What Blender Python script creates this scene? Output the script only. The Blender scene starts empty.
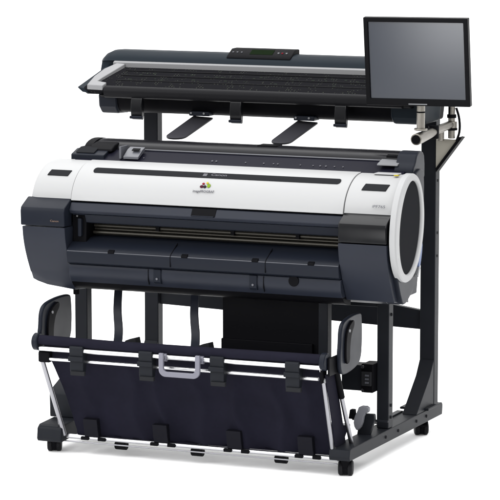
import bpy, bmesh, math, random
from mathutils import Vector, Matrix, noise
random.seed(7)
S = bpy.context.scene
COL = S.collection
R = math.radians

# ------------------------------------------------------------------ materials
def mat(name, col, rough=.5, metal=0., spec=.5, bump=0., bscale=400., var=0., rvar=0., coat=0., stretch=None):
    m = bpy.data.materials.new(name); m.use_nodes = True
    nt = m.node_tree; b = nt.nodes['Principled BSDF']
    b.inputs['Base Color'].default_value = (*col, 1)
    b.inputs['Roughness'].default_value = rough
    b.inputs['Metallic'].default_value = metal
    b.inputs['Specular IOR Level'].default_value = spec
    b.inputs['Coat Weight'].default_value = coat
    b.inputs['Coat Roughness'].default_value = .1
    tc = nt.nodes.new('ShaderNodeTexCoord')
    src = tc.outputs['Object']
    if stretch:
        mp = nt.nodes.new('ShaderNodeMapping'); mp.inputs['Scale'].default_value = stretch
        nt.links.new(src, mp.inputs['Vector']); src = mp.outputs['Vector']
    if var or rvar:
        n = nt.nodes.new('ShaderNodeTexNoise'); n.inputs['Scale'].default_value = 9; n.inputs['Detail'].default_value = 6
        nt.links.new(src, n.inputs['Vector'])
        if var:
            r = nt.nodes.new('ShaderNodeMapRange'); r.inputs['To Min'].default_value = 1-var; r.inputs['To Max'].default_value = 1+var
            r.inputs['From Min'].default_value = .3; r.inputs['From Max'].default_value = .7
            nt.links.new(n.outputs['Fac'], r.inputs['Value'])
            hv = nt.nodes.new('ShaderNodeHueSaturation'); hv.inputs['Color'].default_value = (*col, 1)
            nt.links.new(r.outputs[0], hv.inputs['Value']); nt.links.new(hv.outputs[0], b.inputs['Base Color'])
        if rvar:
            r = nt.nodes.new('ShaderNodeMapRange'); r.inputs['To Min'].default_value = rough-rvar; r.inputs['To Max'].default_value = rough+rvar
            r.inputs['From Min'].default_value = .3; r.inputs['From Max'].default_value = .7
            nt.links.new(n.outputs['Fac'], r.inputs['Value']); nt.links.new(r.outputs[0], b.inputs['Roughness'])
    if bump:
        n = nt.nodes.new('ShaderNodeTexNoise'); n.inputs['Scale'].default_value = bscale; n.inputs['Detail'].default_value = 2
        nt.links.new(src, n.inputs['Vector'])
        bp = nt.nodes.new('ShaderNodeBump'); bp.inputs['Strength'].default_value = bump; bp.inputs['Distance'].default_value = .001
        nt.links.new(n.outputs['Fac'], bp.inputs['Height']); nt.links.new(bp.outputs[0], b.inputs['Normal'])
    return m

M = dict(
 white=mat('white_plastic', (.262,.264,.266), .42, spec=.18, bump=.12, bscale=900, rvar=.04),
 ring=mat('pale_grey_plastic', (.26,.262,.265), .42, spec=.15, bump=.1, bscale=900),
 slate=mat('slate_blue_plastic', (.0105,.0125,.0190), .34, spec=.12, bump=.25, bscale=1100, var=.06, rvar=.04),
 slatedk=mat('dark_slate_plastic', (.0065,.0080,.0125), .34, spec=.08, bump=.2, bscale=1100, rvar=.05),
 disc=mat('charcoal_disc', (.0150,.0155,.0170), .45, spec=.0, bump=.25, bscale=1100),
 black=mat('black_plastic', (.0028,.0028,.0036), .5, spec=.03, bump=.2, bscale=900, rvar=.05),
 gloss=mat('gloss_black_plastic', (.0028,.0030,.0038), .2, spec=.16, rvar=.04),
 steel=mat('painted_steel', (.0085,.0095,.0120), .42, spec=.06, bump=.3, bscale=1300, var=.08),
 roll=mat('charcoal_roll_cover', (.0060,.0060,.0075), .24, spec=.09, rvar=.04),
 strip=mat('plum_grey_plastic', (.0055,.0055,.0100), .4, spec=.03, bump=.1),
 teal=mat('teal_slate_cover', (.0090,.0125,.0165), .38, spec=.03, bump=.2, bscale=1000, rvar=.04),
 silver=mat('silver_strip', (.165,.166,.17), .42, metal=.0, spec=.15, bump=.08, stretch=(1,30,30)),
 grey=mat('mid_grey_plastic', (.05,.052,.062), .4, bump=.15),
 ltgrey=mat('light_grey_plastic', (.12,.123,.13), .42, bump=.1),
 chrome=mat('chromed_rod', (.50,.50,.52), .22, metal=1., bump=.04, stretch=(2,60,60)),
 rodgrey=mat('satin_aluminium', (.22,.22,.235), .34, metal=1., bump=.08),
 brass=mat('bronze_rail', (.036,.033,.027), .35, metal=.6, bump=.1, stretch=(1,40,40)),
 fabric=mat('navy_basket_fabric', (.0064,.0062,.0115), .8, spec=.05, bump=.9, bscale=700, var=.12),
 handle=mat('lilac_grey_plastic', (.095,.095,.12), .4, bump=.1),
 nickel=mat('brushed_nickel', (.20,.188,.168), .22, metal=1., bump=.3, stretch=(40,40,3)),
 cream=mat('ivory_painted_plate', (.27,.255,.215), .5, bump=.15, var=.05),
 screenb=mat('monitor_bezel', (.0025,.0025,.0032), .35, spec=.04),
 rubber=mat('black_rubber', (.005,.005,.006), .6, spec=.1, bump=.3, bscale=500),
 ink_grey=mat('grey_print', (.07,.07,.08), .6, spec=.05), ink_dim=mat('dim_print', (.10,.10,.12), .5),
 tan=mat('tan_print', (.075,.045,.03), .5), silverprint=mat('silver_print', (.07,.07,.078), .5, spec=.1),
 red=mat('red_print', (.14,.008,.015), .6, spec=.05), darkred=mat('maroon_print', (.035,.003,.010), .6, spec=.05), green=mat('green_print', (.11,.18,.01), .6, spec=.05),
 ygreen=mat('yellow_print', (.30,.24,.02), .6, spec=.05), black_ink=mat('black_print', (.010,.008,.012), .6, spec=.05), pinkring=mat('pale_pink_print', (.62,.48,.42), .5),
 blue=mat('blue_lever', (.02,.05,.14), .4), speck=mat('pale_marks', (.018,.022,.018), .5, spec=0.), lcd=mat('lcd_glass', (.006,.010,.005), .45, spec=.0), leaf=mat('satin_graphite', (.026,.026,.030), .3, spec=.12, bump=.3, bscale=500),
)
def screen_mat():
    m = mat('lcd_screen', (.0095,.0135,.0225), .20, spec=.5); return m
M['screen'] = screen_mat()
M['hem'] = mat('dark_hem_clip', (.0055,.0055,.0080), .5, spec=.04, bump=.2)
M['hookgrey'] = mat('hook_grey_plastic', (.11,.112,.125), .45, spec=.2)
M['tray_plain'] = mat('satin_black_lip', (.0075,.0075,.0085), .35, spec=.04)
# glossy tray with fine light specks
def speck_mat():
    m = bpy.data.materials.new('speckled_black_tray'); m.use_nodes = True; nt = m.node_tree; b = nt.nodes['Principled BSDF']
    tc = nt.nodes.new('ShaderNodeTexCoord')
    mp = nt.nodes.new('ShaderNodeMapping'); mp.inputs['Scale'].default_value = (1, 1, .01)
    nt.links.new(tc.outputs['Object'], mp.inputs['Vector'])
    v = nt.nodes.new('ShaderNodeTexVoronoi'); v.inputs['Scale'].default_value = 95; v.inputs['Randomness'].default_value = .35
    n = nt.nodes.new('ShaderNodeTexNoise'); n.inputs['Scale'].default_value = 26
    nt.links.new(mp.outputs['Vector'], v.inputs['Vector']); nt.links.new(mp.outputs['Vector'], n.inputs['Vector'])
    lt = nt.nodes.new('ShaderNodeMath'); lt.operation = 'LESS_THAN'; lt.inputs[1].default_value = .20
    nt.links.new(v.outputs['Distance'], lt.inputs[0])
    gt = nt.nodes.new('ShaderNodeMath'); gt.operation = 'GREATER_THAN'; gt.inputs[1].default_value = .54
    nt.links.new(n.outputs['Fac'], gt.inputs[0])
    mu = nt.nodes.new('ShaderNodeMath'); mu.operation = 'MULTIPLY'
    nt.links.new(lt.outputs[0], mu.inputs[0]); nt.links.new(gt.outputs[0], mu.inputs[1])
    mx = nt.nodes.new('ShaderNodeMix'); mx.data_type = 'RGBA'
    mx.inputs[6].default_value = (.0080,.0080,.0092,1); mx.inputs[7].default_value = (.032,.036,.028,1)
    nt.links.new(mu.outputs[0], mx.inputs[0]); nt.links.new(mx.outputs[2], b.inputs['Base Color'])
    b.inputs['Roughness'].default_value = .35; b.inputs['Specular IOR Level'].default_value = .0
    return m
M['tray'] = speck_mat()

# ------------------------------------------------------------------ mesh helpers
def new(): return bmesh.new()
def hull_box(bm, x0, x1, y0, y1, z0, z1):
    vs = [bm.verts.new((x, y, z)) for x in (x0, x1) for y in (y0, y1) for z in (z0, z1)]
    for f in ((0,1,3,2),(4,6,7,5),(0,4,5,1),(2,3,7,6),(0,2,6,4),(1,5,7,3)):
        bm.faces.new([vs[i] for i in f])
    return bm
def box(*a, bm=None): return hull_box(bm or new(), *a)
def prism(pts, axis, a, b, bm=None):
    """extrude a closed 2-D outline along an axis: X -> (y,z), Y -> (x,z), Z -> (x,y)"""
    bm = bm or new()
    def P(u, v, w): return {'X': (w,u,v), 'Y': (u,w,v), 'Z': (u,v,w)}[axis]
    A = [bm.verts.new(P(u,v,a)) for u, v in pts]; B = [bm.verts.new(P(u,v,b)) for u, v in pts]
    n = len(pts)
    bm.faces.new(A); bm.faces.new(B[::-1])
    for i in range(n): bm.faces.new([A[i], B[i], B[(i+1)%n], A[(i+1)%n]])
    return bm
def tube(pts, r, n=20, bm=None, caps=True):
    bm = bm or new(); pts = [Vector(p) for p in pts]
    rs = r if isinstance(r, (list, tuple)) else [r]*len(pts)
    rings = []; ref = None
    for i, p in enumerate(pts):
        d = ((pts[min(i+1,len(pts)-1)]-p).normalized() + (p-pts[max(i-1,0)]).normalized()).normalized()
        if ref is None:
            ref = Vector((0,0,1)) if abs(d.z) < .8 else Vector((0,1,0))
        u = (ref - d*ref.dot(d)).normalized(); w = d.cross(u); ref = u
        rings.append([bm.verts.new(p + (u*math.cos(2*math.pi*k/n) + w*math.sin(2*math.pi*k/n))*rs[i]) for k in range(n)])
    for a, b in zip(rings, rings[1:]):
        for k in range(n): bm.faces.new([a[k], a[(k+1)%n], b[(k+1)%n], b[k]])
    if caps: bm.faces.new(rings[0][::-1]); bm.faces.new(rings[-1])
    return bm
def sheet_path(path, x0, x1, th, nx=1, bm=None):
    """thin strip following a (y,z) path, extruded in X with thickness th"""
    P = [Vector(p) for p in path]; N = []
    for i in range(len(P)):
        d = (P[min(i+1,len(P)-1)] - P[max(i-1,0)]).normalized(); N.append(Vector((-d.y, d.x)))
    outer = [tuple(p + n*th/2) for p, n in zip(P, N)]; inner = [tuple(p - n*th/2) for p, n in zip(P, N)]
    return prism(outer + inner[::-1], 'X', x0, x1, bm)
def smooth(path, k=3, closed=False):
    for _ in range(k):
        q = []; n = len(path)
        rng = range(n) if closed else range(n-1)
        if not closed: q.append(path[0])
        for i in rng:
            a = path[i]; b = path[(i+1)%n]
            q.append(tuple(.75*u+.25*v for u, v in zip(a,b))); q.append(tuple(.25*u+.75*v for u, v in zip(a,b)))
        if not closed: q.append(path[-1])
        path = q
    return path
def obj(name, bm, material, parent=None, bevel=0., seg=2, label=None, angle=35):
    bmesh.ops.remove_doubles(bm, verts=bm.verts, dist=1e-6)
    bmesh.ops.recalc_face_normals(bm, faces=bm.faces)
    me = bpy.data.meshes.new(name); bm.to_mesh(me); bm.free()
    me.materials.append(M[material] if isinstance(material, str) else material)
    for p in me.polygons: p.use_smooth = True
    me.set_sharp_from_angle(angle=R(angle))
    o = bpy.data.objects.new(name, me); COL.objects.link(o)
    if parent: 
        o.parent = parent
        r = parent
        w = Vector(parent.get('_o', (0,0,0)))
        me.transform(Matrix.Translation(-w)); o['_o'] = parent.get('_o', (0,0,0))
    if bevel:
        b = o.modifiers.new('bevel', 'BEVEL'); b.width = bevel; b.segments = seg; b.limit_method = 'ANGLE'; b.angle_limit = R(40)
        b.harden_normals = True
    if label: o['label'] = label
    return o
def thing(name, label, cat, loc, group=None):
    o = bpy.data.objects.new(name, None); COL.objects.link(o); o.location = loc; o.empty_display_size = .05
    o['label'] = label; o['category'] = cat; o['_o'] = tuple(loc)
    if group: o['group'] = group
    return o
def text(name, s, size, loc, rot, material, parent, bold=0., shear=0., sx=1.):
    cu = bpy.data.curves.new(name, 'FONT'); cu.body = s; cu.size = size; cu.extrude = .0004; cu.offset = bold; cu.shear = shear
    cu.align_x = 'CENTER'; cu.align_y = 'CENTER'
    t = bpy.data.objects.new(name, cu); COL.objects.link(t)
    dg = bpy.context.evaluated_depsgraph_get(); dg.update()
    me = bpy.data.meshes.new_from_object(t.evaluated_get(dg)); bpy.data.objects.remove(t)
    me.name = name
    mtx = Matrix.Translation(Vector(loc)) @ rot.to_matrix().to_4x4() @ Matrix.Diagonal((sx,1,1,1))
    w = Vector(parent.get('_o', (0,0,0)))
    me.transform(Matrix.Translation(-w) @ mtx)
    me.materials.clear(); me.materials.append(M[material])
    o = bpy.data.objects.new(name, me); COL.objects.link(o); o.parent = parent; o['_o'] = parent.get('_o', (0,0,0))
    return o
from mathutils import Euler
def lerp(a, b, t): return a + (b-a)*t

# ================================================================== PRINTER
X0, X1 = -.016, 1.283      # outer faces of the ink covers
XA, XB = .147, 1.118       # inner edges of the end units
pr = thing('large_format_printer', 'wide white and slate blue roll paper printer on the wheeled stand, emblem on lid', 'printer', (.635, .2, .555))

# cover curve, front-bottom to rear-top  (y, z)
CV = smooth([(.040,.848),(.046,.874),(.062,.902),(.088,.927),(.122,.947),(.160,.959),(.205,.963)], 2)
# main chassis
ch = prism([(.115,.566),(.15,.548),(.40,.55),(.43,.70),(.43,.93),(.30,.955),(.20,.957),(.13,.93),(.07,.85),(.13,.82),(.15,.74),(.13,.72),(.06,.68)], 'X', .06, 1.24)
obj('chassis', ch, 'slatedk', pr, .004)
# white lid between the end units
lid = sheet_path([(y+.001, z) for y, z in CV], XA+.0015, XB-.0015, .012)
lid = obj('lid', lid, 'white', pr, .0012)
# dark groove in the lid, rounded ends
def on_cover(s):   # s = arc parameter by y
    for a, b in zip(CV, CV[1:]):
        if a[0] <= s <= b[0]:
            t = (s-a[0])/(b[0]-a[0]); return lerp(a[1], b[1], t), (b[0]-a[0], b[1]-a[1])
    return CV[-1][1], (1, 0)
def patch(x0, x1, ya, yb, off, th, n=8, skew=0., bm=None, rnd=0.):
    """thin plate lying on the cover curve"""
    bm = bm or new(); rows = []
    for i in range(n+1):
        y = lerp(ya, yb, i/n); z, d = on_cover(y); d = Vector((d[0], d[1])).normalized(); nn = Vector((-d.y, d.x))
        e = rnd*(1-math.sqrt(max(0, 1-(2*i/n-1)**2)))
        a, b = x0 + e + skew*i/n, x1 - e + skew*i/n
        rows.append([bm.verts.new((x, y+nn.x*o, z+nn.y*o)) for x, o in ((a, off-th), (b, off-th), (b, off), (a, off))])
    for p, q in zip(rows, rows[1:]):
        for k in range(4): bm.faces.new([p[k], p[(k+1)%4], q[(k+1)%4], q[k]])
    bm.faces.new(rows[0]); bm.faces.new(rows[-1][::-1])
    return bm
gr = obj('lid_groove', patch(.200, 1.082, .098, .122, .0075, .006, rnd=.008), 'disc', lid)
def cover_rot(y):
    z, d = on_cover(y); return Euler((math.atan2(d[1], d[0]), 0, 0))
def cover_at(x, y, off):
    z, d = on_cover(y); d = Vector((d[0], d[1])).normalized(); return (x, y - d.y*off, z + d.x*off)
text('lid_lettering', 'Canon', .017, cover_at(.655, .110, .0084), cover_rot(.110), 'silverprint', lid, bold=.0003, sx=1.25)
obj('badge', patch(.598, .612, .104, .116, .0082, .002), 'silverprint', lid)
# colour emblem and its wordmark
text('emblem_lettering', 'imagePROGRAF', .0125, cover_at(.622, .0575, .0084), cover_rot(.0575), 'ink_grey', lid, bold=0, sx=.9)
em = []
def blob(x, y, rx, rz, m, nm='emblem_mark', off=.0080):
    bm = new(); e = cover_rot(y).to_matrix(); c = Vector(cover_at(x, y, off))
    top = [bm.verts.new(c + e @ Vector((rx*math.cos(a*math.pi/9), rz*math.sin(a*math.pi/9), 0))) for a in range(18)]
    bot = [bm.verts.new(c + e @ Vector((rx*math.cos(a*math.pi/9), rz*math.sin(a*math.pi/9), -.002))) for a in range(18)]
    bm.faces.new(top); bm.faces.new(bot[::-1])
    for a in range(18): bm.faces.new([top[a], bot[a], bot[(a+1)%18], top[(a+1)%18]])
    obj(nm, bm, m, lid)
blob(.611, .0685, .0065, .0050, 'darkred'); blob(.622, .0685, .0055, .0052, 'black_ink'); blob(.635, .0715, .0060, .0075, 'green')
blob(.614, .0765, .0045, .0040, 'red'); blob(.627, .0790, .0040, .0040, 'ygreen')

# white end covers with handle recess
def end_cover(x0, x1, recess, lbl, left):
    bm = new()
    n = len(CV); xs = []
    # solid wrapped cover: outline closed behind
    prof = [(y, z) for y, z in CV] + [(.205, .85), (.06, .84)]
    def shrink(k, amt):   # rounded outer end
        return [(y + amt*.35, z - amt) if i < n else (y, z) for i, (y, z) in enumerate(prof)]
    secs = [(x0, .016), (x0+.003, .009), (x0+.008, .004), (x0+.016, .0012), (x0+.028, 0), (x1, 0)] if left else \
           [(x0, 0), (x1-.012, 0), (x1-.004, .001), (x1, .003)]
    rings = [[bm.verts.new((x, y, z+.004)) for y, z in shrink(0, a)] for x, a in secs]
    m = len(prof)
    for a, b in zip(rings, rings[1:]):
        for k in range(m): bm.faces.new([a[k], b[k], b[(k+1)%m], a[(k+1)%m]])
    bm.faces.new(rings[0]); bm.faces.new(rings[-1][::-1])
    o = obj('end_cover', bm, 'white', pr, .0015, label=lbl)
    obj('grip_recess', patch(*recess, .0062, .006, skew=.006), 'disc', o, .0012)
    return o
ec = end_cover(-.004, XA-.0005, (.040, .116, .082, .104), 'white curved end cover without lettering', True)
ecr = end_cover(XB+.0005, 1.300, (1.163, 1.246, .082, .107), 'white curved end cover with the model lettering', False)
text('model_lettering', 'iPF765', .0125, cover_at(1.238, .0475, .0102), cover_rot(.0475), 'ink_grey', ecr, bold=0, sx=1.35)
# frosted clear flap with a yellow tag on the right cover
obj('clear_flap', box(1.172, 1.255, .168, .212, .9655, .9705), 'ring', pr, .003)
obj('yellow_tag', box(1.247, 1.262, .150, .164, .9655, .9690), 'ygreen', pr, .001)

# ink cover units at both ends
IN = [(.045,.8555),(.000,.832),(-.010,.825),(-.014,.812),(-.012,.764)]
LO = [(-.012,.761),(-.008,.725),(.004,.685),(.022,.645),(.044,.605),(.066,.568)]
def ink_unit(x0, x1, left):
    up = prism(IN + [(.045,.762)], 'X', x0, x1)
    obj('ink_cover', up, 'gloss' if not left else 'slatedk', pr, .004, 3)
    lowp = smooth(LO, 2)
    if left:
        bm = new(); prof = lowp + [(.22,.555),(.22,.761)]
        rings = []
        for x, dz in ((x0+.006, .006), (x0+.024, -.002), (x0+.06, -.012), (x1, -.024)):
            rings.append([bm.verts.new((x, y, z + (dz if z < .60 else 0))) for y, z in prof])
        m = len(prof)
        for a, b in zip(rings, rings[1:]):
            for k in range(m): bm.faces.new([a[k], b[k], b[(k+1)%m], a[(k+1)%m]])
        bm.faces.new(rings[0]); bm.faces.new(rings[-1][::-1])
    else:
        bm = prism(lowp + [(.20,.55),(.20,.761)], 'X', x0, x1)
    obj('front_panel', bm, 'slate', pr, .004, 3)
ink_unit(X0, XA, True); ink_unit(XB, X1, False)
text('cover_lettering', 'Canon', .0095, (.111, -.0142, .783), Euler((R(90),0,0)), 'tan', pr, bold=.0001, sx=1.25)
# inner end cheeks next to the paper slot
for xa, xb in ((XA+.0005, XA+.052), (XB-.004, XB-.0005)):
    obj('cheek', prism([(.050,.800),(.075,.800),(.20,.80),(.20,.60),(.06,.60),(.045,.69)], 'X', xa, xb), 'black', pr, .004)
obj('cheek_latch', box(.172, .186, .034, .0495, .728, .79), 'slatedk', pr, .004)
obj('indicator', tube([(.166,.0495,.796),(.166,.045,.796)], .0028), 'ltgrey', pr)
obj('under_knob', tube([(.125,.12,.520),(.125,.12,.555)], .011), 'black', pr, .002)

# upper front panel with latch recess
FX0, FX1 = XA+.001, XB-.001
obj('access_panel', prism([(.036,.842),(.020,.817),(.026,.808),(.075,.79),(.075,.846)], 'X', FX0, FX1), 'slate', pr, .0025, 3)
obj('lower_rim', prism([(.034,.8045),(.048,.776),(.075,.770),(.12,.775),(.12,.790),(.076,.789)], 'X', FX0+.05, FX1-.004), 'slatedk', pr, .002)
obj('latch_recess', prism([(.0345,.8440),(.0255,.8285),(.0195,.8195),(.046,.822),(.050,.8425)], 'X', .590, .676), 'black', pr, .0012)
obj('latch_tab', box(.594, .672, .0165, .0200, .8175, .8220), 'slatedk', pr, .001)
# paper slot and rails
obj('slot_back', box(FX0+.052, FX1-.004, .135, .142, .715, .80), 'black', pr)
for y, z, r, m in ((.118,.771,.0050,'black'),(.108,.760,.0062,'brass'),(.112,.748,.0050,'brass'),(.100,.738,.0060,'brass'),(.118,.731,.0055,'disc')):
    obj('rail', tube([(FX0+.053,y,z),(FX1-.005,y,z)], r, 14), m, pr)
for x in (.43, .70, .93):
    obj('rail_clip', box(x, x+.013, .094, .12, .752, .770), 'black', pr, .001)
# output deck, lip and lower panel
DK = [(.130,.728),(.075,.722),(.030,.704),(.004,.690),(-.002,.682),(-.002,.672),(.002,.646),(.014,.640),(.06,.640),(.13,.66)]
obj('output_deck', prism(DK, 'X', FX0, FX1), 'slatedk', pr, .0018, 3)
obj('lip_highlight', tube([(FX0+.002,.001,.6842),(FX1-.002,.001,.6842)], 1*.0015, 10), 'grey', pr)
for x in (.525, .862):
    obj('deck_seam', prism([(-.0032,.684),(-.0032,.650),(.004,.650),(.06,.7205),(.06,.7225),(.004,.6918)], 'X', x, x+.0018), 'black', pr)
for x in (.30, .565, .815, 1.01):
    obj('deck_notch', prism([(-.0030,.690),(.008,.695),(.008,.683),(-.0030,.683)], 'X', x, x+.022), 'black', pr, .001)
obj('lower_panel', prism(smooth([(.020,.638),(.017,.625),(.019,.600),(.034,.577)],2)+[(.10,.577),(.10,.638)], 'X', FX0, FX1), 'slate', pr, .0015)
obj('bottom_band', prism(smooth([(.036,.5765),(.050,.560),(.075,.549),(.11,.545)],1)+[(.11,.5765)], 'X', FX0, FX1), 'black', pr, .001)
for x in (.458, .800):
    h = obj('panel_hinge', prism([(.0135,.637),(.0135,.596),(.020,.588),(.03,.588),(.03,.637)], 'X', x, x+.027), 'grey' if 0 else 'slatedk', pr, .002)
    obj('hinge_screw', tube([(x+.0135,.014,.606),(x+.0135,.0105,.606)], .0038, 12), 'grey', h)
obj('panel_port', tube([(.955,.03,.626),(.955,.0145,.626)], .018, 20), 'black', pr, .001)
for x in (.437, .848):
    obj('panel_seam', prism([(.0165,.636),(.0155,.600),(.025,.582),(.03,.60)], 'X', x, x+.0022), 'black', pr)

# right end: dark end cap, pale ring, dark disc
endp = smooth([(.095,.565),(.12,.552),(.165,.568),(.215,.600),(.262,.665),(.285,.75),(.300,.86),(.302,.945),(.285,.985),(.2,.965),(.2,.80),(.06,.80),(.02,.76),(.04,.67)], 1, True)
obj('end_cap', prism(endp, 'X', 1.24, 1.2985), 'slatedk', pr, .004)
def ell(cy, cz, a, b, tilt, n=72):
    return [(cy + a*math.cos(t)*math.cos(tilt) - b*math.sin(t)*math.sin(tilt)*-1*-1, cz + a*math.cos(t)*math.sin(tilt)*1 + b*math.sin(t)*math.cos(tilt)) for t in [2*math.pi*k/n for k in range(n)]]
def ring_mesh(o, i, xa, xb, xm):
    bm = new(); secs = [(o, xa), (o, xb-.004), ([(lerp(p[0],q[0],.12), lerp(p[1],q[1],.12)) for p, q in zip(o, i)], xb), ([(lerp(p[0],q[0],.85), lerp(p[1],q[1],.85)) for p, q in zip(o, i)], xb), (i, xb-.004), (i, xm)]
    rs = [[bm.verts.new((x, y, z)) for y, z in c] for c, x in secs]
    n = len(o)
    for a, b in zip(rs, rs[1:]):
        for k in range(n): bm.faces.new([a[k], a[(k+1)%n], b[(k+1)%n], b[k]])
    return bm
TL = R(-14)
EO = ell(.131,.803,.133,.176, TL); EI = ell(.139,.803,.099,.152, TL)
obj('end_ring', ring_mesh(EO, EI, 1.290, 1.312, 1.300), 'ring', pr)
obj('end_disc', prism(ell(.139,.803,.0995,.1525,TL), 'X', 1.2990, 1.3045), 'disc', pr)
obj('release_lever', prism(smooth([(.225,.70),(.245,.742),(.262,.742),(.255,.70),(.235,.655),(.222,.655)],1,True), 'X', 1.3005, 1.3085), 'blue', pr, .001)
obj('lever_grip', prism([(.208,.64),(.225,.668),(.236,.66),(.218,.632)], 'X', 1.3005, 1.3105), 'ltgrey', pr, .001)

# top unit: paper ruler, roll cover, end blocks
obj('paper_ruler', prism([(.195,.950),(.197,.967),(.250,.990),(.275,.998),(.275,.95)], 'X', .085, 1.262), 'strip', pr, .0015)
for px_, w in ((.33,.5),(.58,1),(.595,1),(.70,.7),(.765,.8),(.80,.7),(.815,.8),(.895,.6),(.94,.6),(.965,.9),(.985,.9),(1.015,.7),(1.045,.7)):
    obj('ruler_mark', tube([(px_,.222,.9784),(px_,.2212,.9802)], .0026*w+.0008, 10), 'silverprint', pr)
obj('ruler_edge', tube([(.24,.2745,1.0005),(1.20,.2745,1.0005)], .0026, 10), 'grey', pr)
RC = smooth([(.278,.985),(.276,1.000),(.292,1.016),(.330,1.027),(.375,1.026),(.415,1.010),(.430,.985)], 2)
obj('roll_cover', prism(RC + [(.430,.92),(.278,.92)], 'X', .118, 1.222), 'roll', pr, .003)
obj('cover_label', prism([(.322,1.022),(.372,1.022),(.372,1.0285),(.322,1.0280)], 'X', .70, .77), 'black', pr)
obj('guide_block', prism([(.203,.9745),(.232,.987),(.260,.999),(.260,1.012),(.235,1.004),(.203,.984)], 'X', .262, .318), 'grey', pr, .002)
obj('guide_slot', prism([(.222,1.0018),(.236,1.0075),(.236,1.0095),(.222,1.0040)], 'X', .285, .312), 'black', pr)
obj('guide_bracket', box(.246, .254, .205, .262, .975, 1.016), 'grey', pr, .001)
# left end block (two tiers)
obj('end_block', prism([(.205,.955),(.205,.985),(.250,1.000),(.40,1.000),(.40,.94),(.205,.94)], 'X', .066, .190), 'slatedk', pr, .004)
obj('block_top', prism([(.212,.9885),(.252,1.0015),(.33,1.0035),(.33,1.0055),(.25,1.006),(.212,.992)], 'X', .082, .150), 'disc', pr, .001)
obj('roll_cover_end', prism(smooth([(.262,1.000),(.262,1.004),(.285,1.020),(.33,1.029),(.38,1.026),(.42,1.010),(.435,.98),(.435,.94),(.27,.94)],1,True), 'X', .088, .1175), 'black', pr, .004)
obj('cover_arm', prism([(.236,.992),(.240,1.001),(.262,1.014),(.30,1.022),(.30,.99)], 'X', .118, .205), 'black', pr, .006)
# right end block
obj('end_block', prism(smooth([(.215,.958),(.215,.985),(.235,1.00),(.25,1.026),(.275,1.036),(.31,1.034),(.33,1.012),(.33,.93),(.25,.93)],1,True), 'X', 1.2225, 1.290), 'slatedk', pr, .006)
obj('end_tray', prism([(.216,.990),(.262,1.003),(.262,1.007),(.216,.995)], 'X', 1.165, 1.236), 'ltgrey', pr, .001)
obj('tray_well', prism([(.262,1.0115),(.2765,1.0115),(.2765,1.022),(.262,1.018)], 'X', 1.180, 1.2215), 'black', pr, .001)

# ================================================================== STAND
st = thing('wheeled_stand', 'black steel stand on casters with tall rear posts carrying printer and scanner', 'stand', (.605, .43, 0))
def foot(x0, x1, y0):
    f = obj('foot', prism([(y0,.058),(y0-.006,.070),(y0,.094),(y0+.02,.098),(.865,.098),(.872,.09),(.868,.055)], 'X', x0, x1), 'steel', st, .003)
    return f
FL = foot(.056, .128, -.030); FR = foot(1.098, 1.170, -.030)
obj('foot_cover', prism([(-.034,.040),(-.040,.050),(-.036,.086),(-.02,.0975),(.09,.102),(.09,.048)], 'X', .050, .142), 'steel', st, .005)
def caster(x, y, turn, brake=False):
    root = obj('caster', tube([(x,y,.030),(x,y,.058)], [.013,.016], 16), 'black', st, .001)
    c, s = math.cos(turn), math.sin(turn)
    ox, oy = -s*.014, c*.014
    def P(u, v, z): return (x+ox + c*u - s*v, y+oy + s*u + c*v, z)
    for sg in (-1, 1):
        w = tube([P(sg*.008,0,.0255), P(sg*.010,0,.0255), P(sg*.020,0,.0255), P(sg*.0235,0,.0255)], [.0240,.0255,.0255,.021], 28)
        obj('wheel', w, 'rubber', root, 0)
    hood = new()
    tube([P(-.0075,0,.0255), P(.0075,0,.0255)], .024, 20, hood)
    obj('hood', hood, 'black', root, .001)
    if brake:
        a = [P(-.018,-.036,.034),P(.018,-.036,.034),P(.014,.0,.052),P(-.014,.0,.052)]
        bm = new(); vs = [bm.verts.new(p) for p in a] + [bm.verts.new((p[0],p[1],p[2]+.006)) for p in a]
        for f in ((0,1,2,3),(7,6,5,4),(0,4,5,1),(1,5,6,2),(2,6,7,3),(3,7,4,0)): bm.faces.new([vs[i] for i in f])
        obj('brake_tab', bm, 'black', root, .001)
caster(.094, .005, R(20)); caster(1.138, .012, R(14)); caster(1.138, .745, R(28), True); caster(.083, .745, R(-20))
obj('caster_plate', box(1.080, 1.185, .68, .775, .0995, .108), 'steel', st, .003)
obj('bolt', tube([(1.150,.735,.108),(1.150,.735,.114)], .012, 6), 'rodgrey', st)
obj('foot_bracket', box(1.085, 1.1075, .40, .64, .0985, .1035), 'steel', st, .002)
# front legs carrying the printer
obj('front_leg', box(.013, .060, .335, .375, .0985, .551), 'steel', st, .003)
obj('front_leg', box(1.124, 1.166, .335, .378, .0985, .551), 'steel', st, .003)
obj('printer_rail', box(.061, 1.123, .34, .37, .505, .545), 'steel', st, .002)
# rear posts, gussets, beam
for x in (.074, 1.117):
    obj('rear_post', box(x, x+.054, .775, .818, .0985, 1.165), 'steel', st, .003)
    obj('gusset', prism([(.774,.0985),(.774,.262),(.735,.21),(.60,.0985)], 'X', x+.001, x+.053), 'steel', st, .002)
for z in (.62, .70, .88, 1.0):
    obj('post_hole', tube([(1.1708,.797,z),(1.1722,.797,z)], .0048, 14), 'black', st)
for z in (.135, .175, .48):
    obj('leg_bolt', tube([(1.1662,.357,z),(1.1690,.357,z)], .0055, 6), 'disc', st)
for y in (.30, .42, .60, .70):
    obj('foot_bolt', tube([(1.1702,y,.078),(1.1725,y,.078)], .0055, 6), 'disc', st)
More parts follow.
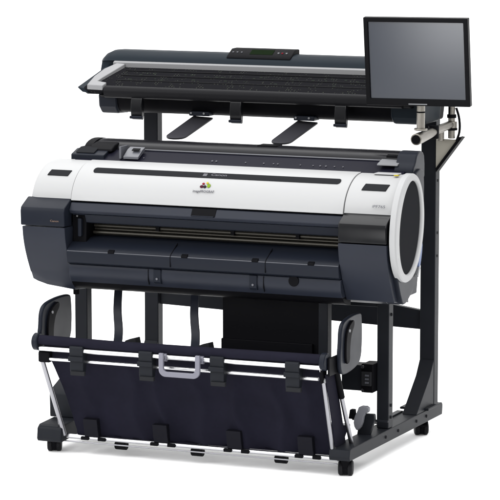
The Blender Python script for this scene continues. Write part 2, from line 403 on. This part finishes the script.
# rear cross beam (it sags a little towards the right in the photograph)
bm = new(); vs = []
for x, za, zb in ((.1285,.392,.56), (1.1165,.362,.428)):
    for y in (.79,.815):
        for z in (za, zb): vs.append(bm.verts.new((x,y,z)))
for f in ((0,1,3,2),(4,6,7,5),(0,4,5,1),(2,3,7,6),(0,2,6,4),(1,5,7,3)): bm.faces.new([vs[i] for i in f])
obj('cross_beam', bm, 'steel', st, .002)
obj('cross_beam', box(.1285, 1.1165, .785, .812, 1.105, 1.150), 'steel', st, .002)
# left lower control box on the foot
obj('foot_box', prism([(.093,.0995),(.090,.180),(.105,.195),(.22,.240),(.26,.240),(.26,.0995)], 'X', .034, .130), 'steel', st, .004)
# roll drive box on the right front leg
rd = obj('drive_box', box(1.082, 1.1235, .300, .375, .222, .318), 'black', st, .003)
obj('drive_connector', box(1.086, 1.120, .290, .2995, .246, .294), 'disc', rd, .002)
for z in (.258,.270,.282):
    obj('connector_pin', box(1.100, 1.113, .2875, .2898, z-.003, z+.003), 'grey', rd)
obj('drive_motor', box(1.010, 1.0815, .305, .37, .226, .312), 'steel', rd, .003)
for z in (.309,.232):
    obj('drive_screw', tube([(1.090,.2995,z),(1.090,.290,z)], .005, 12), 'chrome', rd)
obj('rear_cover', box(.655, 1.00, .130, .160, .335, .553), 'black', st, .004)
obj('cover_step', box(.655, .98, .118, .1295, .335, .405), 'black', st, .003)
obj('cover_column', box(1.003, 1.036, .112, .150, .335, .545), 'steel', st, .003)
# pale hook and its arm near the right foot
hk = obj('hook_arm', prism([(1.110,.168),(1.160,.168),(1.162,.150),(1.140,.085),(1.098,.085)], 'Y', .215, .235), 'steel', st, .004)
obj('hook', prism(smooth([(1.108,.178),(1.114,.197),(1.148,.197),(1.148,.176),(1.132,.172),(1.124,.130),(1.108,.110),(1.094,.132),(1.098,.160)],1,True), 'Y', .195, .214), 'hookgrey', hk, .003)
obj('hook_pin', prism([(1.075,.150),(1.080,.182),(1.096,.182),(1.098,.150)], 'Y', .20, .22), 'black', hk, .003)
obj('tie_bar', tube([(1.075,.24,.143),(1.20,.24,.143)], .004, 12), 'steel', st)

# ================================================================== PAPER BASKET
bk = thing('paper_basket', 'navy cloth catch basket slung between silver rods below the printer', 'basket', (.6, 0, .06))
# fabric roll, rods
obj('fabric_roll', tube([(.102,-.110,.3985),(.35,-.110,.3955),(.7,-.110,.3965),(1.100,-.110,.3990)], .0165, 24), 'fabric', bk)
obj('front_rod', tube([(.106,-.118,.3720),(1.109,-.118,.3740)], .0088, 20), 'chrome', bk, 0)
obj('second_rod', tube([(.130,-.100,.3350),(1.088,-.100,.3330)], .0062, 16), 'chrome', bk, 0)
obj('bottom_rod', tube([(.125,.000,.0590),(1.118,.000,.0575)], .0082, 20), 'chrome', bk, 0)
obj('bottom_wire', tube([(.118,-.012,.0440),(1.120,-.012,.0425)], .0024, 12), 'rodgrey', bk, 0)
# cloth front: grid with folds
def cloth():
    bm = new(); NX, NZ = 150, 44; th = .003
    folds = [(.215,.5),(.385,.7),(.475,1.),(.62,.6),(.755,1.),(.90,.8),(1.00,.6)]
    def pt(u, v, side):
        xl = lerp(.102, .180, min(1, v*1.05)); xr = lerp(1.078, 1.098, v)
        x = lerp(xl, xr, u); y = lerp(-.088, .006, v); z = lerp(.385, .066, v)
        b = math.sin(math.pi*v)
        y += .016*b*1.0
        for fx, a in folds:
            d = (x - fx - .03*v + .012*math.sin(9*v+fx*20))/.020
            y += -.0180*a*math.exp(-d*d)*v**.6*(1-.4*v)
            d2 = (x - fx - .045 - .05*v)/.035
            y += .0160*a*math.exp(-d2*d2)*v**.5
        y += .0045*noise.noise(Vector((x*7, v*3, 1.3)))*b + .0016*noise.noise(Vector((x*26, v*9, 4.)))*b
        return Vector((x, y + side*th, z))
    g = [[[bm.verts.new(pt(i/NX, j/NZ, s)) for i in range(NX+1)] for j in range(NZ+1)] for s in (0, 1)]
    for s in (0, 1):
        for j in range(NZ):
            for i in range(NX): bm.faces.new([g[s][j][i], g[s][j][i+1], g[s][j+1][i+1], g[s][j+1][i]])
    for j in range(NZ):
        for i in (0, NX): bm.faces.new([g[0][j][i], g[0][j+1][i], g[1][j+1][i], g[1][j][i]])
    for i in range(NX):
        for j in (0, NZ): bm.faces.new([g[0][j][i], g[0][j][i+1], g[1][j][i+1], g[1][j][i]])
    return bm
obj('front_cloth', cloth(), 'fabric', bk, angle=80)
def back_cloth():
    bm = new(); NX, NZ = 60, 20
    g = []
    for s in (0, .003):
        rows = []
        for j in range(NZ+1):
            v = j/NZ; row = []
            for i in range(NX+1):
                u = i/NX; x = lerp(.178, 1.096, u)
                y = lerp(.012, .150, v); z = .064 + .07*v**1.7 + .004*noise.noise(Vector((x*6, v*3, 7)))*math.sin(math.pi*v)
                row.append(bm.verts.new((x, y, z + s)))
            rows.append(row)
        g.append(rows)
    for s in (0, 1):
        for j in range(NZ):
            for i in range(NX): bm.faces.new([g[s][j][i], g[s][j][i+1], g[s][j+1][i+1], g[s][j+1][i]])
    for j in range(NZ):
        for i in (0, NX): bm.faces.new([g[0][j][i], g[0][j+1][i], g[1][j+1][i], g[1][j][i]])
    for i in range(NX):
        for j in (0, NZ): bm.faces.new([g[0][j][i], g[0][j][i+1], g[1][j][i+1], g[1][j][i]])
    return bm
obj('back_cloth', back_cloth(), 'fabric', bk, angle=80)
obj('back_rod', tube([(.150,.156,.136),(1.097,.156,.136)], .007, 14), 'rodgrey', bk)
# side cloth gusset between the two side rods on the right
obj('side_cloth', prism([(-.112,.350),(-.030,.350),(.066,.099),(.0,.099),(-.022,.10)], 'X', 1.1145, 1.1185), 'fabric', bk)
# side rods
def rod(p, q, r, m, nm='side_rod'):
    return obj(nm, tube([p, q], r, 16), m, bk)
rod((.098,-.100,.350), (.142,-.014,.064), .0080, 'rodgrey')
rod((.116,-.012,.135), (.126,-.012,.060), .0035, 'rodgrey', 'side_wire')
obj('hub_bracket', box(1.1225, 1.130, -.112, -.020, .345, .405), 'black', bk, .003)
rod((1.106,-.106,.340), (1.106,-.012,.064), .0072, 'rodgrey')
rod((1.122,-.030,.345), (1.136,.070,.099), .0075, 'rodgrey')
obj('rod_socket', tube([(1.122,-.034,.355),(1.127,.006,.257)], .0105, 16), 'black', bk, .002)
obj('rod_end', tube([(1.1110,-.108,.330),(1.1155,-.108,.330)], .0080, 16), 'ltgrey', bk, .002)
obj('rod_knuckle', box(.092, .135, -.108, -.080, .322, .360), 'black', bk, .006)
obj('rod_knuckle', box(1.100, 1.1105, -.122, -.080, .322, .400), 'black', bk, .005)
# round hub at the ends of the fabric roll
for x0_, x1_, xc_ in ((.080, .1015, .052), (1.1005, 1.122, 1.095)):
    obj('hub', tube([(x0_,-.108,.392),(x0_+.004,-.108,.392),(x1_-.003,-.108,.392),(x1_,-.108,.392)], [.024,.029,.029,.026], 28), 'slatedk', bk)
# curved side paddles
def paddle(x0, x1, dy, ky):
    f = lambda L: [(y*ky+dy, z) for y, z in L]
    prof = smooth(f([(-.090,.360),(-.092,.415),(-.084,.440),(-.082,.480),(-.062,.508),(-.01,.518),(.07,.522),(.136,.518),(.142,.50),(.148,.44),(.138,.36),(.06,.34),(-.06,.335)]), 2, True)
    o = obj('side_paddle', prism(prof, 'X', x0, x1), 'slatedk', bk, .006, 3)
    rib = smooth(f([(-.050,.372),(-.052,.44),(-.035,.485),(.03,.512),(.040,.49),(.005,.465),(-.010,.42),(-.010,.372)]), 2, True)
    obj('paddle_rib', prism(rib, 'X', x1+.0003, x1+.008), 'black', o, .002)
    y0 = -.022*ky+dy
    obj('paddle_pin', tube([(x1,y0,.478),(x1+.011,y0,.478)], .0050, 14), 'ltgrey', o)
    return o
paddle(.080, .096, 0, 1.)
paddle(1.1305, 1.145, .022, .84)
# clips that hang the cloth on the rods
def clip(x, w, ztop, zbot):
    prof = [(-.130,ztop),(-.134,ztop-.012),(-.130,ztop-.030),(-.126,ztop-.045),(-.128,zbot+.018),(-.122,zbot),(-.106,zbot),(-.094,ztop-.04),(-.094,ztop)]
    o = obj('cloth_clip', prism(smooth(prof,1,True), 'X', x, x+w*.86), 'steel', bk, .003)
    obj('clip_tab', box(x-.004, x+w*.90, -.1345, -.1240, ztop-.052, ztop-.036), 'steel', o, .003)
    obj('clip_hook', box(x+.004, x+w*.9+.004, -.1325, -.1200, zbot-.001, zbot+.013), 'disc', o, .002)
for x in (.219, .469, .722, .984): clip(x, .057, .390, .292)
for x in (.216, .470, .734, .985):
    o = obj('hem_clip', prism([(-.0130,.064),(-.020,.088),(-.028,.126),(-.006,.128),(.010,.064)], 'X', x, x+.052), 'hem', bk, .002)
    obj('clip_tab', box(x-.014, x+.014, -.0150, -.004, .052, .0635), 'black', o, .002)
    obj('clip_tab', box(x+.048, x+.076, -.0150, -.004, .052, .0635), 'black', o, .002)
for x in (.340, .617, .915):
    obj('rod_foot', tube([(x-.020,.012,.040),(x+.020,.012,.040)], .0155, 24), 'black', bk, .002)
# handle
def handle():
    x0_, x1_, zt, zb, y = .548, .694, .389, .312, -.141
    r = .024; pts = [(x0_, zt)]
    for k in range(9):
        a = math.pi + k*math.pi/16; pts.append((x0_+r + r*math.cos(a), zb+r + r*math.sin(a)))
    for k in range(9):
        a = 1.5*math.pi + k*math.pi/16; pts.append((x1_-r + r*math.cos(a), zb+r + r*math.sin(a)))
    pts.append((x1_, zt))
    inner = []
    cx, cz = (x0_+x1_)/2, zb
    w = .017
    r2 = r-w+.006
    inner.append((x0_+w, zt))
    for k in range(9):
        a = math.pi + k*math.pi/16; inner.append((x0_+w+r2 + r2*math.cos(a), zb+w+r2 + r2*math.sin(a)))
    for k in range(9):
        a = 1.5*math.pi + k*math.pi/16; inner.append((x1_-w-r2 + r2*math.cos(a), zb+w+r2 + r2*math.sin(a)))
    inner.append((x1_-w, zt))
    bm = new(); n = len(pts); V = []
    for yy in (y-.006, y+.006):
        V.append(([bm.verts.new((p[0],yy,p[1])) for p in pts], [bm.verts.new((p[0],yy,p[1])) for p in inner]))
    for k in range(n-1):
        for s in (0,1): bm.faces.new([V[s][0][k], V[s][0][k+1], V[s][1][k+1], V[s][1][k]])
        bm.faces.new([V[0][0][k], V[1][0][k], V[1][0][k+1], V[0][0][k+1]]); bm.faces.new([V[0][1][k], V[1][1][k], V[1][1][k+1], V[0][1][k+1]])
    for k in (0, n-1): bm.faces.new([V[0][0][k], V[0][1][k], V[1][1][k], V[1][0][k]])
    return bm
hd = obj('handle', handle(), 'handle', bk, .003)
for x in (.540, .671):
    obj('handle_hook', tube([(x+.003,-.118,.372),(x+.028,-.118,.372)], .0140, 20), 'handle', hd, .002)
# curved stays running up behind the roll to the printer
def stay(x, skew):
    path = smooth([(.190,.548),(.172,.50),(.150,.46),(.135,.40),(.080,.352)], 2)
    bm = new(); rows = []
    for i, (y, z) in enumerate(path):
        t = i/(len(path)-1); dx = skew*t*t; w = .027+.004*t
        rows.append([bm.verts.new(p) for p in ((x+dx,y-.004,z),(x+dx+w,y-.004,z),(x+dx+w,y+.004,z),(x+dx,y+.004,z))])
    for p, q in zip(rows, rows[1:]):
        for k in range(4): bm.faces.new([p[k], p[(k+1)%4], q[(k+1)%4], q[k]])
    bm.faces.new(rows[0]); bm.faces.new(rows[-1][::-1])
    o = obj('paper_stay', bm, 'slate', bk, .001)
stay(.236, .050); stay(.518, .050)
for x in (.338, .603, .1):
    if x > .2: obj('stay_wedge', prism([(x,.372),(x+.014,.392),(x+.050,.402),(x+.056,.372)], 'Y', .02, .06), 'disc', bk, .002)

# ================================================================== SCANNER
sc = thing('large_format_scanner', 'long black sheet scanner with silver strip, mounted above the printer on the rear posts', 'scanner', (.6, .66, 1.09))
SX0, SX1 = -.040, 1.232
# lower body with rounded ends
low = prism(smooth([(.555,1.158),(.560,1.120),(.575,1.100),(.60,1.094)],1)+[(.78,1.094),(.80,1.158)], 'X', .006, 1.196)
obj('lower_body', low, 'black', sc, .008, 3)
obj('end_foot', prism([(.548,1.160),(.553,1.115),(.575,1.090),(.66,1.086),(.66,1.160)], 'X', .004, .075), 'slatedk', sc, .008, 3)
obj('end_foot', prism([(.548,1.165),(.553,1.115),(.575,1.090),(.72,1.092),(.74,1.165)], 'X', 1.085, 1.205), 'teal', sc, .012, 3)
# feed tray: front lip, sloping speckled bed (tapering ends)
def bed():
    bm = new()
    prof = [(.500,1.182),(.500,1.172),(.520,1.160),(.70,1.160),(.70,1.245),(.672,1.243),(.53,1.196)]
    A = [bm.verts.new((-.032 + max(0,(y-.50))*.30, y, z)) for y, z in prof]
    B = [bm.verts.new((1.224 - max(0,(y-.50))*.30, y, z)) for y, z in prof]
    n = len(prof); bm.faces.new(A); bm.faces.new(B[::-1])
    for i in range(n): bm.faces.new([A[i], B[i], B[(i+1)%n], A[(i+1)%n]])
    return bm
obj('feed_tray', bed(), 'tray', sc, .004)
for yy, zz in ((.560,1.2075),(.600,1.2212),(.640,1.2346)):
    obj('bed_ridge', prism([(yy,zz-.002),(yy+.006,zz),(yy+.006,zz+.0022),(yy,zz+.0008)], 'X', .07, 1.13), 'black', sc)
random.seed(3)
for i in range(44):
    x = .085 + i*.0238 + random.uniform(-.003,.003); w_ = random.choice((.003,.005,.009,.012))
    yy = random.choice((.572,.582,.612,.622)); zz = 1.1965 + (yy-.53)*.331
    obj('guide_mark', prism([(yy,zz-.001),(yy+.004,zz+.0003),(yy+.004,zz+.0018),(yy,zz+.0005)], 'X', x, x+w_), 'speck', sc)
obj('tray_lip', prism(smooth([(.512,1.1935),(.500,1.189),(.493,1.180),(.494,1.160),(.502,1.150),(.53,1.150),(.53,1.18)],2,True), 'X', .052, 1.145), 'tray_plain', sc)
obj('lip_line', prism([(.506,1.1585),(.530,1.148),(.60,1.148),(.60,1.1585)], 'X', .03, 1.17), 'black', sc, .002)
# pointed side cheek and silver corner trims at the left end, mirrored at the right
for s in (0, 1):
    def mx(x): return x if s == 0 else (SX0+SX1)-x
    bm = new()
    A = [(-.052,.498,1.184),(-.024,.73,1.258),(-.010,.80,1.275),(-.004,.80,1.165),(-.010,.56,1.158),(-.034,.50,1.168)]
    va = [bm.verts.new((mx(p[0]),p[1],p[2])) for p in A]; vb = [bm.verts.new((mx(p[0]+.026),p[1],p[2]-.003)) for p in A]
    bm.faces.new(va); bm.faces.new(vb[::-1])
    for i in range(6): bm.faces.new([va[i], vb[i], vb[(i+1)%6], va[(i+1)%6]])
    ck = obj('end_cheek', bm, 'teal', sc, .003)
    bm = new()
    A = [(-.014,.499,1.188),(.046,.499,1.187),(.050,.524,1.196),(.014,.528,1.200),(.018,.56,1.210),(.030,.60,1.224),(.052,.672,1.250),(.018,.676,1.252),(-.004,.62,1.236),(-.014,.56,1.214)]
    va = [bm.verts.new((mx(p[0]),p[1],p[2]+.006)) for p in A]; vb = [bm.verts.new((mx(p[0]),p[1],p[2]-.012)) for p in A]
    bm.faces.new(va); bm.faces.new(vb[::-1])
    for i in range(len(A)): bm.faces.new([va[i], vb[i], vb[(i+1)%len(A)], va[(i+1)%len(A)]])
    obj('corner_trim', bm, 'silver', sc, .003)
# silver strip and teal top cover
obj('silver_strip', prism([(.676,1.236),(.673,1.260),(.684,1.264),(.70,1.264),(.70,1.236)], 'X', .004, 1.176), 'silver', sc, .002)
def topcover():
    bm = new()
    prof = smooth([(.686,1.2645),(.700,1.283),(.730,1.299),(.775,1.301),(.83,1.292),(.87,1.255)], 2) + [(.88,1.16),(.702,1.16),(.702,1.2645)]
    n = len(prof); rings = []
    for x, k in ((-.070,0.),(-.062,.35),(-.045,.72),(-.022,.95),(.004,1.),(1.178,1.),(1.194,.96),(1.210,.75),(1.222,.35),(1.226,0.)):
        # lowers and pulls back the crown towards the ends
        rings.append([bm.verts.new((x, lerp(max(y,.74), y, k) if z > 1.2 else y, (1.255 + (z-1.255)*k) if z > 1.255 else z)) for y, z in prof])
    for a, b in zip(rings, rings[1:]):
        for i in range(n):
            bm.faces.new([a[i], b[i], b[(i+1)%n], a[(i+1)%n]])
    bm.faces.new(rings[0]); bm.faces.new(rings[-1][::-1])
    return bm
obj('top_cover', topcover(), 'teal', sc, 0)
# control panel on the cover
cp = obj('control_panel', prism([(.700,1.284),(.706,1.292),(.750,1.315),(.79,1.316),(.79,1.295),(.71,1.280)], 'X', .424, .664), 'black', sc, .004, 3)
def onp(y): return 1.292 + (y-.706)*(.023/.044)
def slab(x0_, x1_, y0_, y1_, t, m, nm, par=cp):
    return obj(nm, prism([(y0_,onp(y0_)-.001),(y1_,onp(y1_)-.001),(y1_,onp(y1_)+t),(y0_,onp(y0_)+t)], 'X', x0_, x1_), m, par)
slab(.505, .590, .718, .744, .0012, 'lcd', 'display')
for x, m in ((.610,'ltgrey'),(.624,'red'),(.640,'ltgrey')):
    obj('button', tube([(x,.7285,onp(.7285)-.001),(x,.7280,onp(.728)+.0022)], .0036, 14), m, cp)
for x in (.440,.456,.472):
    obj('button', tube([(x,.7285,onp(.7285)-.001),(x,.7280,onp(.728)+.0018)], .0034, 14), 'grey', cp)
# clamps below the lip
for x in (.155, .526, .908):
    c = obj('paper_clamp', prism(smooth([(.496,1.160),(.492,1.120),(.494,1.090),(.503,1.078),(.514,1.078),(.518,1.150)],1,True), 'X', x, x+.042), 'gloss', sc, .003)
    obj('clamp_tab', box(x-.003, x+.045, .488, .497, 1.082, 1.092), 'slatedk', c, .003)
# catch paddles hanging under the body
def catch(x, z0):
    a = Vector((x+.012, .58, z0)); b = Vector((x-.038, .425, z0-.066)); d = (b-a); L = d.length; d.normalize()
    side = Vector((.97, .10, -.06)); nrm = d.cross(side).normalized(); bm = new()
    W = .035; prof = []
    for k in range(0, 15):
        t = math.pi*k/14 - math.pi/2
        prof.append((L - W*.95 + W*.95*math.cos(t), W*math.sin(t)))
    prof += [(0, W*1.05), (0, -W*1.05)]
    top = [bm.verts.new(a + d*u + side*v + nrm*(.004-.5*v*v/W*.3)) for u, v in prof]; bot = [bm.verts.new(a + d*u + side*v - nrm*(.004+.5*v*v/W*.3)) for u, v in prof]
    bm.faces.new(top); bm.faces.new(bot[::-1])
    for i in range(len(prof)): bm.faces.new([top[i], bot[i], bot[(i+1)%len(prof)], top[(i+1)%len(prof)]])
    c = obj('catch_paddle', bm, 'leaf', sc, .002, 3)
    obj('paddle_mount', box(x-.028, x+.048, .548, .60, z0+.002, z0+.018), 'slatedk', c, .003)
    for dx in (-.018, .030):
        obj('mount_screw', tube([(x+dx,.548,z0+.012),(x+dx,.5435,z0+.012)], .0036, 12), 'ltgrey', c)
catch(.378, 1.092); catch(.766, 1.090)

# ================================================================== MONITOR AND ARM
MY = .385
mo = thing('monitor', 'flat black monitor with blank grey screen, held up beside the scanner on metal tubes', 'monitor', (1.241, MY, 1.32))
yaw, tilt = R(2), R(6.5)
def build_monitor():
    W, H = .357, .292
    T = Matrix.Translation((1.242, MY, 1.3185)) @ Matrix.Rotation(yaw, 4, 'Z') @ Matrix.Rotation(tilt, 4, 'X') @ Matrix.Rotation(R(-.5), 4, 'Y')
    def P(bm): bmesh.ops.transform(bm, matrix=T, verts=bm.verts); return bm
    w, h = W/2, H/2; iw, ih, dn = w-.0155, h-.019, .004
    # frame as a ring
    bm = new(); V = []
    for (a, b, c, d, y) in ((w,h,w,h,.010),(w,h,w,h,-.014),(iw,ih-.002,iw,ih+.004,-.014),(iw,ih-.002,iw,ih+.004,-.006)):
        lo = -b if y == .010 or a == w else -(ih-.003)
        V.append([bm.verts.new(p) for p in ((-a,y,lo),(a,y,lo),(a,y,d),(-a,y,d))])
    for p, q in zip(V, V[1:]):
        for k in range(4): bm.faces.new([p[k], p[(k+1)%4], q[(k+1)%4], q[k]])
    bm.faces.new(V[0])
    obj('bezel', P(bm), 'screenb', mo, .0025, 3)
    obj('screen', P(box(-iw+.0003, iw-.0003, -.0080, -.0065, -(ih-.003)+.0003, ih+.0037)), 'screen', mo)
    obj('back_shell', P(box(-w*.82, w*.82, 0.0105, .034, -h*.80, h*.80)), 'black', mo, .012, 3)
    obj('maker_mark', P(box(-.032, .032, -.0152, -.0142, -h+.0045, -h+.0078)), 'ltgrey', mo)
    obj('mount_plate', P(box(-.05, .05, 0.0345, .050, -.05, .05)), 'black', mo, .002)
build_monitor()
am = thing('monitor_support', 'brushed metal tube bracket on the right rear post, holding up the monitor', 'bracket', (1.22, .77, .93))
AX, AY = 1.224, .47
obj('near_post', tube([(AX,AY,1.085),(AX,AY,1.26)], .0140, 24), 'nickel', am, .002)
obj('collar', tube([(AX,AY,1.0835),(AX,AY,1.091)], .0225, 24), 'nickel', am, .002)
obj('collar_ring', tube([(AX,AY,1.142),(AX,AY,1.147)], .0152, 24), 'black', am, .001)
obj('post_head', box(AX-.02, AX+.02, .436, .486, 1.26, 1.33), 'black', am, .004)
obj('arm_tube', tube([(AX-.004,AY-.035,1.056),(AX-.004,AY,1.058),(AX,.60,1.068),(AX+.004,.755,1.078)], [.0195,.0195,.0150,.0140], 28), 'nickel', am, .002)
obj('tube_cap', tube([(AX-.004,AY-.0355,1.056),(AX-.004,AY-.0365,1.056)], .0150, 24), 'black', am)
obj('knuckle', tube([(AX,.600,1.044),(AX,.600,1.088)], .0180, 24), 'black', am, .003)
obj('rear_tube', tube([(AX+.006,.765,1.030),(AX+.006,.765,1.175)], .0120, 24), 'nickel', am, .002)
obj('joint', tube([(AX+.006,.765,1.066),(AX+.006,.765,1.088)], .0190, 24), 'nickel', am, .002)
obj('joint_ring', tube([(AX+.006,.765,1.058),(AX+.006,.765,1.0655)], .0200, 24), 'black', am, .001)
obj('joint_ring', tube([(AX+.006,.765,1.100),(AX+.006,.765,1.112)], .0160, 24), 'black', am, .001)
obj('base_joint', tube([(AX-.030,.752,1.022),(AX-.030,.752,1.060)], .0140, 20), 'nickel', am, .003)
obj('clamp_handle', tube(smooth([(AX+.022,.765,1.135),(AX+.034,.765,1.10),(AX+.036,.765,1.055),(AX+.024,.765,1.022)],2), .0042, 12), 'black', am)
obj('bracket_plate', prism([(1.1725,1.026),(1.250,1.026),(1.1725,.925)], 'Y', .770, .775), 'cream', am, .001)
obj('bracket_strap', prism([(1.268,1.034),(1.257,1.036),(1.174,.926),(1.176,.912)], 'Y', .762, .800), 'black', am, .0015)

# ================================================================== SETTING
def sweep():
    path = [(-3.2,-.0), (5.0,0)]
    for k in range(1, 25):
        a = k/24*math.pi/2; path.append((5.0+3.5*math.sin(a), 3.5-3.5*math.cos(a)))
    path.append((8.5, 9))
    bm = new(); rows = [[bm.verts.new((x, y, z)) for x in (-12, 13)] for y, z in path]
    for a, b in zip(rows, rows[1:]): bm.faces.new([a[0], a[1], b[1], b[0]])
    return bm
bd = obj('studio_floor', sweep(), mat('white_paper', (.96,.96,.96), .9, spec=.1, var=.0), None, angle=60)
bd['kind'] = 'structure'

for o in list(S.objects):
    if '_o' in o: del o['_o']

# ================================================================== LIGHT
w = bpy.data.worlds.new('World'); S.world = w; w.use_nodes = True
bg = w.node_tree.nodes['Background']; 
nt = w.node_tree; bg.inputs[0].default_value = (1,1,1,1)
tc = nt.nodes.new('ShaderNodeTexCoord'); dt = nt.nodes.new('ShaderNodeVectorMath'); dt.operation = 'DOT_PRODUCT'
dt.inputs[1].default_value = Vector((-.28,.10,.95)).normalized()
nt.links.new(tc.outputs['Generated'], dt.inputs[0])
mr = nt.nodes.new('ShaderNodeMapRange'); mr.interpolation_type = 'SMOOTHSTEP'
mr.inputs['From Min'].default_value = -.35; mr.inputs['From Max'].default_value = .65
mr.inputs['To Min'].default_value = .48; mr.inputs['To Max'].default_value = 1.9
nt.links.new(dt.outputs['Value'], mr.inputs['Value']); nt.links.new(mr.outputs[0], bg.inputs[1])

def area(name, loc, tgt, sx, sy, e, col=(1,1,1)):
    l = bpy.data.lights.new(name, 'AREA'); l.shape = 'RECTANGLE'; l.size = sx; l.size_y = sy; l.energy = e; l.color = col
    o = bpy.data.objects.new(name, l); COL.objects.link(o); o.location = loc
    o.rotation_euler = (Vector(tgt)-Vector(loc)).to_track_quat('-Z','Y').to_euler(); return o
area('overhead_softbox', (.6, -.6, 5.2), (.6, -.6, 0), 9, 9, 640)
area('front_softbox', (-2.6, -4.2, 3.0), (.5, 0, .7), 2.0, 2.0, 110)
area('low_softbox', (.66, -2.5, .76), (1.24, .38, 1.36), .50, .56, 11)

# ================================================================== CAMERA
cd = bpy.data.cameras.new('camera'); cam = bpy.data.objects.new('camera', cd); COL.objects.link(cam)
cam.location = (4.649, -9.135, 2.079); cam.rotation_euler = (R(90-7.8), 0, R(22.8))
cd.lens = 3090/500*36; cd.sensor_width = 36; cd.clip_end = 200
S.camera = cam
S.view_settings.view_transform = 'Standard'; S.view_settings.look = 'None'; S.view_settings.gamma = 1; S.view_settings.exposure = 0
S.render.resolution_x = S.render.resolution_y = 1024
